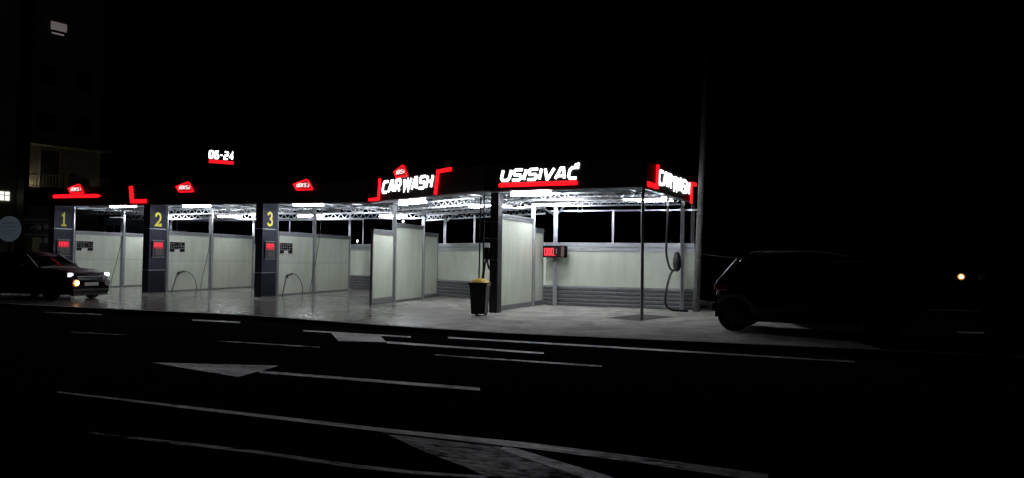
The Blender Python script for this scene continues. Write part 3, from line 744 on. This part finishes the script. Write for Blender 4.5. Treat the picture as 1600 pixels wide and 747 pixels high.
for sy in (-1, 1): MB().bar((.66, sy*.76, 1.05), (-.06, sy*.60, 1.47), .03, .04).build('windscreen_glint', M['housing'], hb)  # pale bars added as the highlight along the windscreen edges
MB().bar((.74, -.72, 1.045), (.80, .60, 1.05), .05, .02).build('cowl_glint', M['housing'], hb)  # pale bar added as the highlight at the windscreen base
MB().box(1.95, 2.10, -.66, .66, .14, .34).build('front_skirt', M['black'], hb, bevel=.02)
MB().box(2.08, 2.12, -.70, .70, .28, .36).build('bumper_lip', M['blackpl'], hb, bevel=.02)
for wy in (-.55, .02): MB().bar((.74, wy, 1.05), (.58, wy+.58, 1.11), .02).build('wiper', M['blackpl'], hb)

# SUV parked on the right, seen from behind its right flank
sa = R(-27)
def along(p, a, d): return (p[0] + math.cos(a)*d, p[1] + math.sin(a)*d)
rw = (5.02, 16.57); cx = along(rw, sa, 1.55); cn = (-math.sin(sa), math.cos(sa))
cpos = (cx[0]+cn[0]*.82, cx[1]+cn[1]*.82, 0)
sv = car('dark SUV parked at the forecourt edge on the right, mostly in shadow', 'parked_car', cpos, sa, 4.0, 1.88,
    [(-2.0,.80),(-1.94,1.03),(-1.2,1.07),(.7,1.07),(1.0,1.08),(1.55,1.03),(1.88,.92),(2.0,.6)],
    [(-1.92,1.03),(-1.50,1.60),(-1.1,1.71),(-.2,1.74),(.30,1.66),(1.05,1.08)], (-1.55, 1.42), M['suv_dark'], .345, .24, rail=True)
for s in (-1, 1):
    MB().box(-1.98, -1.68, s*.80-.13, s*.80+.13, .90, 1.05).build('tail_light', M['tail'], sv, bevel=.03)
    MB().bar((-1.945, s*.80, 1.06), (-1.52, s*.64, 1.60), .05, .06).build('tailgate_glint', M['steel'], sv)  # steel bar put in for the reflection along the tailgate glass
    MB().box(1.76, 1.96, s*.78-.14, s*.78+.14, .78, .92).build('headlight', M['lens'], sv, bevel=.04)
MB().box(-2.08, -1.97, -.80, .80, .42, .62).build('rear_bumper', M['blackpl'], sv, bevel=.04)
for s in (-.70, .62): MB().box(-2.095, -2.082, s, s+.08, .50, .56).build('reflector', M['chrome'], sv)
MB().box(-2.02, -2.003, -.26, .26, .70, .80).build('number_plate', M['light_print'], sv)
MB().box(-1.58, -1.28, -.60, .60, 1.655, 1.69).build('roof_spoiler', M['suv_dark'], sv, bevel=.02)

# lone lit lamp far off on the right
fc = thing('distant_car', 'far car at right, only one small amber headlamp visible', 'car', (32.0, 51.5, 0), R(-118))
loft([[(-2,-.8,.3),(2,-.8,.3),(2,.8,.3),(-2,.8,.3)], [(-2.1,-.85,.55),(2.05,-.85,.55),(2.05,.85,.55),(-2.1,.85,.55)], [(-2,-.82,.9),(1.9,-.8,.8),(1.9,.8,.8),(-2,.82,.9)]]).build('body', M['suv_dark'], fc, bevel=.08)
loft([[(-1.7,-.74,.88),(1.0,-.74,.86),(1.0,.74,.86),(-1.7,.74,.88)], [(-1.2,-.58,1.42),(.2,-.58,1.42),(.2,.58,1.42),(-1.2,.58,1.42)]]).build('glasshouse', M['glass'], fc, bevel=.05)
for x in (-1.3, 1.3):
    for s in (-1, 1):
        w = MB().lathe([(.2,-.09),(.3,-.09),(.3,.09),(.2,.09)], 18).build('wheel', M['tyre'], fc); w.location = (x, s*.78, .3); w.rotation_euler = (R(90), 0, 0)
for s in (-1, 1):
    h = MB().lathe([(.22,0),(.22,.04),(.15,.06)], 18).build('headlight', M['amber_halo'] if s < 0 else M['lens'], fc); h.location = (2.03, s*.6, .76); h.rotation_euler = (0, R(90), 0)
    if s < 0: MB().lathe([(.12,.061),(.12,.09),(.03,.1)], 14).build('bulb', M['far_lamp'], h)

# ------------------------------------------------------------------ utility pole and cable
t = thing('utility_pole', 'tall leaning grey concrete pole beside the end of vacuum bay', 'utility pole', (5.68, 22.65, 0))
MB().tube([(0,0,0), (.17,.02,4.8), (.36,.04,10.6)], .105, 16, .075).build('shaft', M['pole'], t, smooth=True)
for z in (.75, 1.55, 3.0): MB().lathe([(.112,z),(.116,z+.01),(.116,z+.03),(.112,z+.04)], 16, .035*z, .002*z).build('strap', M['alu'], t)
MB().bar((.30,-.7,9.9), (.30,.7,9.9), .08).build('crossarm', M['pole'], t)
tag(MB().tube(arc([(5.72, 22.6, 1.78), (7.5, 22.2, 1.62), (10, 21.5, 1.6), (14, 20.5, 1.75)]), .012, 6).build('slack_cable', M['cable']), 'thin slack cable running right from the leaning pole', 'cable')

# ------------------------------------------------------------------ buildings on the left
ga = math.atan2(.809, .588)
bd = thing('apartment_building', 'dark apartment building with balcony behind the car wash, far left', 'apartment building', (-32.05, 52.0, 0), ga)
MB().box(-14, 3.1, .9, 9.0, 0, 21).build('wall', M['render_wall'], bd)
MB().box(-2.1, 3.3, -.35, .9, 5.78, 6.0).build('balcony_slab', M['render_wall'], bd)
MB().box(-2.42, -2.12, -.45, .9, 0, 20.9).build('pilaster', M['house_dark'], bd)
rl = MB().box(-2.05, 3.2, -.34, -.28, 6.86, 6.93).box(-2.05, 3.2, -.33, -.29, 6.08, 6.12)
for i in range(27): rl.box(-2.03+.2*i, -1.995+.2*i, -.325, -.295, 6.12, 6.86)
rl.build('railing', M['rail'], bd)
rl = MB().box(-5.6, -2.45, -.34, -.28, 6.38, 6.45)
for i in range(16): rl.box(-5.58+.2*i, -5.53+.2*i, -.325, -.295, 5.68, 6.38)
rl.build('railing', M['rail'], bd)
d = MB().box(-.95, .25, .86, .899, 6.0, 8.75).build('balcony_door', M['house_dark'], bd)
MB().box(-1.03, -.95, .84, .93, 6.0, 8.83).box(.25, .33, .84, .93, 6.0, 8.83).box(-.95, .25, .84, .93, 8.75, 8.83).build('frame', M['rail'], d)
for x0, z0 in ((1.2, 10.2), (-1.2, 10.0), (1.2, 13.4), (-1.2, 13.4)):
    w = MB().box(x0, x0+1.1, .86, .899, z0, z0+1.3).build('window', M['glass'], bd)
    MB().box(x0-.06, x0, .85, .92, z0-.06, z0+1.36).box(x0+1.1, x0+1.16, .85, .92, z0-.06, z0+1.36).box(x0, x0+1.1, .85, .92, z0+1.3, z0+1.36).box(x0-.1, x0+1.2, .82, .92, z0-.12, z0-.06).build('frame', M['rail'], w)
w = MB().box(-3.40, -2.80, .86, .899, 5.0, 5.6).build('window', M['win_lit'], bd)
MB().box(-3.12, -3.08, .84, .92, 5.0, 5.6).box(-3.40, -2.80, .85, .93, 5.34, 5.38).build('frame', M['house_dark'], w)
w = MB().box(-.6, .5, .86, .899, 16.9, 18.0).build('window', M['glass'], bd)
sh = MB()
for i in range(7): sh.box(-.58, .48, .83, .858, 17.42+.085*i, 17.42+.085*i+.075)
sh.box(-.5, .3, .83, .858, 17.12, 17.24)
sh.build('roller_blind', M['dim_blind'], w)
MB().tube([(-2.05, .8, 6), (-2.05, .8, 20)], .05, 8).build('downpipe', M['rail'], bd)
MB().box(-2.1, 3.3, -.35, .9, 8.98, 9.2).build('balcony_slab', M['render_wall'], bd)
lb = MB().box(1.6, 2.1, .35, .42, 6.002, 6.04).box(-1.9, -1.4, .35, .42, 6.002, 6.04).build('unseen_balcony_light', M['added_balcony_glow'], bd)  # hidden glow strips added to light the balcony wall
tag(MB().box(0, .9, 0, .5, 0, .45).box(.95, 1.5, .05, .45, 0, .35).box(.1, .6, .08, .42, .452, .62).build('storage_chest', M['brown'], bevel=.03), 'brown wooden chest standing on the far balcony', 'storage chest')
o = bpy.data.objects['storage_chest']; gv = (math.cos(ga), math.sin(ga)); gn = (-gv[1], gv[0])
o.location = (-32.05 + gv[0]*.55 + gn[0]*.1, 52.0 + gv[1]*.55 + gn[1]*.1, 6.55); o.rotation_euler = (0, 0, ga)
MB().box(.0, 1.5, .05, .45, -.55, -.002).build('stand', M['brown'], o)

# yard at the far left
t = thing('oval_sign', 'pale blue oval board on a dark post above the hatchback', 'oval sign', (-25.95, 38.0, 0), R(-20))
pts = [(.85*math.cos(2*math.pi*k/36), 2.70 + .66*math.sin(2*math.pi*k/36)) for k in range(36)]
MB().upright(pts, -.06, .0).build('board', M['oval'], t)
mb = MB()
for k, (a, b, z) in enumerate(((-.5,.35,2.95),(-.6,.55,2.78),(-.45,.6,2.6),(-.5,.3,2.45))): mb.box(a, b, -.065, -.061, z, z+.045)
mb.build('faint_lines', M['faint'], t)
MB().tube([(-.1, .08, 0), (-.1, .08, 2.8)], .06, 10).build('post', M['black'], t)
t = thing('gauge_rack', 'dark equipment rack with two rows of small gauges, beside column 1', 'equipment rack', (-24.9, 37.6, 0), R(28))
MB().box(-.05, 1.15, .0, .5, 0, 3.4).build('cabinet', M['black'], t)
MB().box(-.02, 1.12, -.03, -.001, 3.16, 3.20).box(-.02, 1.12, -.03, -.001, 2.40, 2.44).box(-.9, 1.12, -.03, -.001, 2.98, 3.0).build('rail', M['alu'], t)
for k, (x, z) in enumerate([(.2,2.82),(.55,2.80),(.9,2.84),(.25,2.12),(.6,2.10),(.92,2.14)]):
    g = MB().lathe([(.06,0),(.15,0),(.16,.05),(.10,.09)], 16).build('gauge', M['alu'] if k % 3 else M['chrome'], t); g.location = (x, -.001, z); g.rotation_euler = (R(90), 0, 0)
t = thing('storage_box', 'olive box on legs between oval board and gauge rack', 'storage box', (-24.55, 37.0, 0), R(-18))
MB().box(0, .58, 0, .4, 1.35, 2.22).build('body', M['olive'], t, bevel=.02)
MB().box(-.02, .60, -.02, .42, 2.222, 2.28).build('lid', M['olive'], t)
for x in (.03, .51):
    for y in (.03, .33): MB().box(x, x+.05, y, y+.05, 0, 1.349).build('leg', M['black'], t)

t = thing('site_cabin', 'dim blue-grey cabin behind the back wall of bay 1', 'site cabin', (-23.4, 42.2, 0), R(-12))
MB().box(0, 1.4, 0, 2.4, 0, 3.45).build('tall_block', M['cabin'], t)
MB().box(1.42, 3.6, .1, 2.4, 0, 2.95).build('low_block', M['cabin'], t)
MB().box(-.05, 1.45, -.05, 2.45, 3.452, 3.52).build('roof', M['alu'], t)
for k in range(2):
    MB().box(.15+.6*k, .6+.6*k, -.02, -.001, 2.3, 3.1).build('window', M['glass'], t)
def globe(x, y, z, label, arm):
    t = thing('globe_lamp', label, 'globe lamp', (x, y, z))
    MB().lathe([(.01,-.05),(.03,-.035),(.045,0),(.03,.035),(.01,.05)], 14).build('globe', M['globe'], t, smooth=True)
    MB().bar((0, 0, .08 if arm > 0 else -.08), (0, 0, .08 + arm if arm > 0 else -.08 + arm), .03).build('stem', M['alu'], t)
globe(-4.6, 31.0, 3.04, 'small white globe lamp hanging behind the tall stepped partition', .2)
globe(-7.3, 34.75, 2.27, 'small white globe lamp standing on back wall between wash bay and stepped partition', -.07)

# ------------------------------------------------------------------ camera
cam = bpy.data.cameras.new('camera'); co = bpy.data.objects.new('camera', cam); COL.objects.link(co)
cam.sensor_width = 36; cam.lens = 36 * 1150 / 1600; cam.clip_end = 600; cam.clip_start = .05
pitch = math.atan(30.5/1150)
co.matrix_world = Matrix.Translation((0, 0, 1.55)) @ Matrix.Rotation(R(90) + pitch, 4, 'X') @ Matrix.Rotation(R(.836), 4, 'Z')
sc.camera = co

# ------------------------------------------------------------------ night sky
w = bpy.data.worlds.new('World'); sc.world = w; w.use_nodes = True
nt = w.node_tree; bg = nt.nodes['Background']
sky = nt.nodes.new('ShaderNodeTexSky'); sky.sky_type = 'NISHITA'; sky.sun_disc = False
sky.sun_elevation = R(-3); sky.sun_rotation = R(200)
nt.links.new(sky.outputs['Color'], bg.inputs['Color']); bg.inputs['Strength'].default_value = .00005

vs = sc.view_settings; sc.display_settings.display_device = 'sRGB'
vs.view_transform = 'Standard'; vs.look = 'None'; vs.exposure = 0; vs.gamma = 1; vs.use_curve_mapping = False
sc.cycles.use_denoising = True
sc.cycles.max_bounces = 8; sc.cycles.sample_clamp_indirect = 4
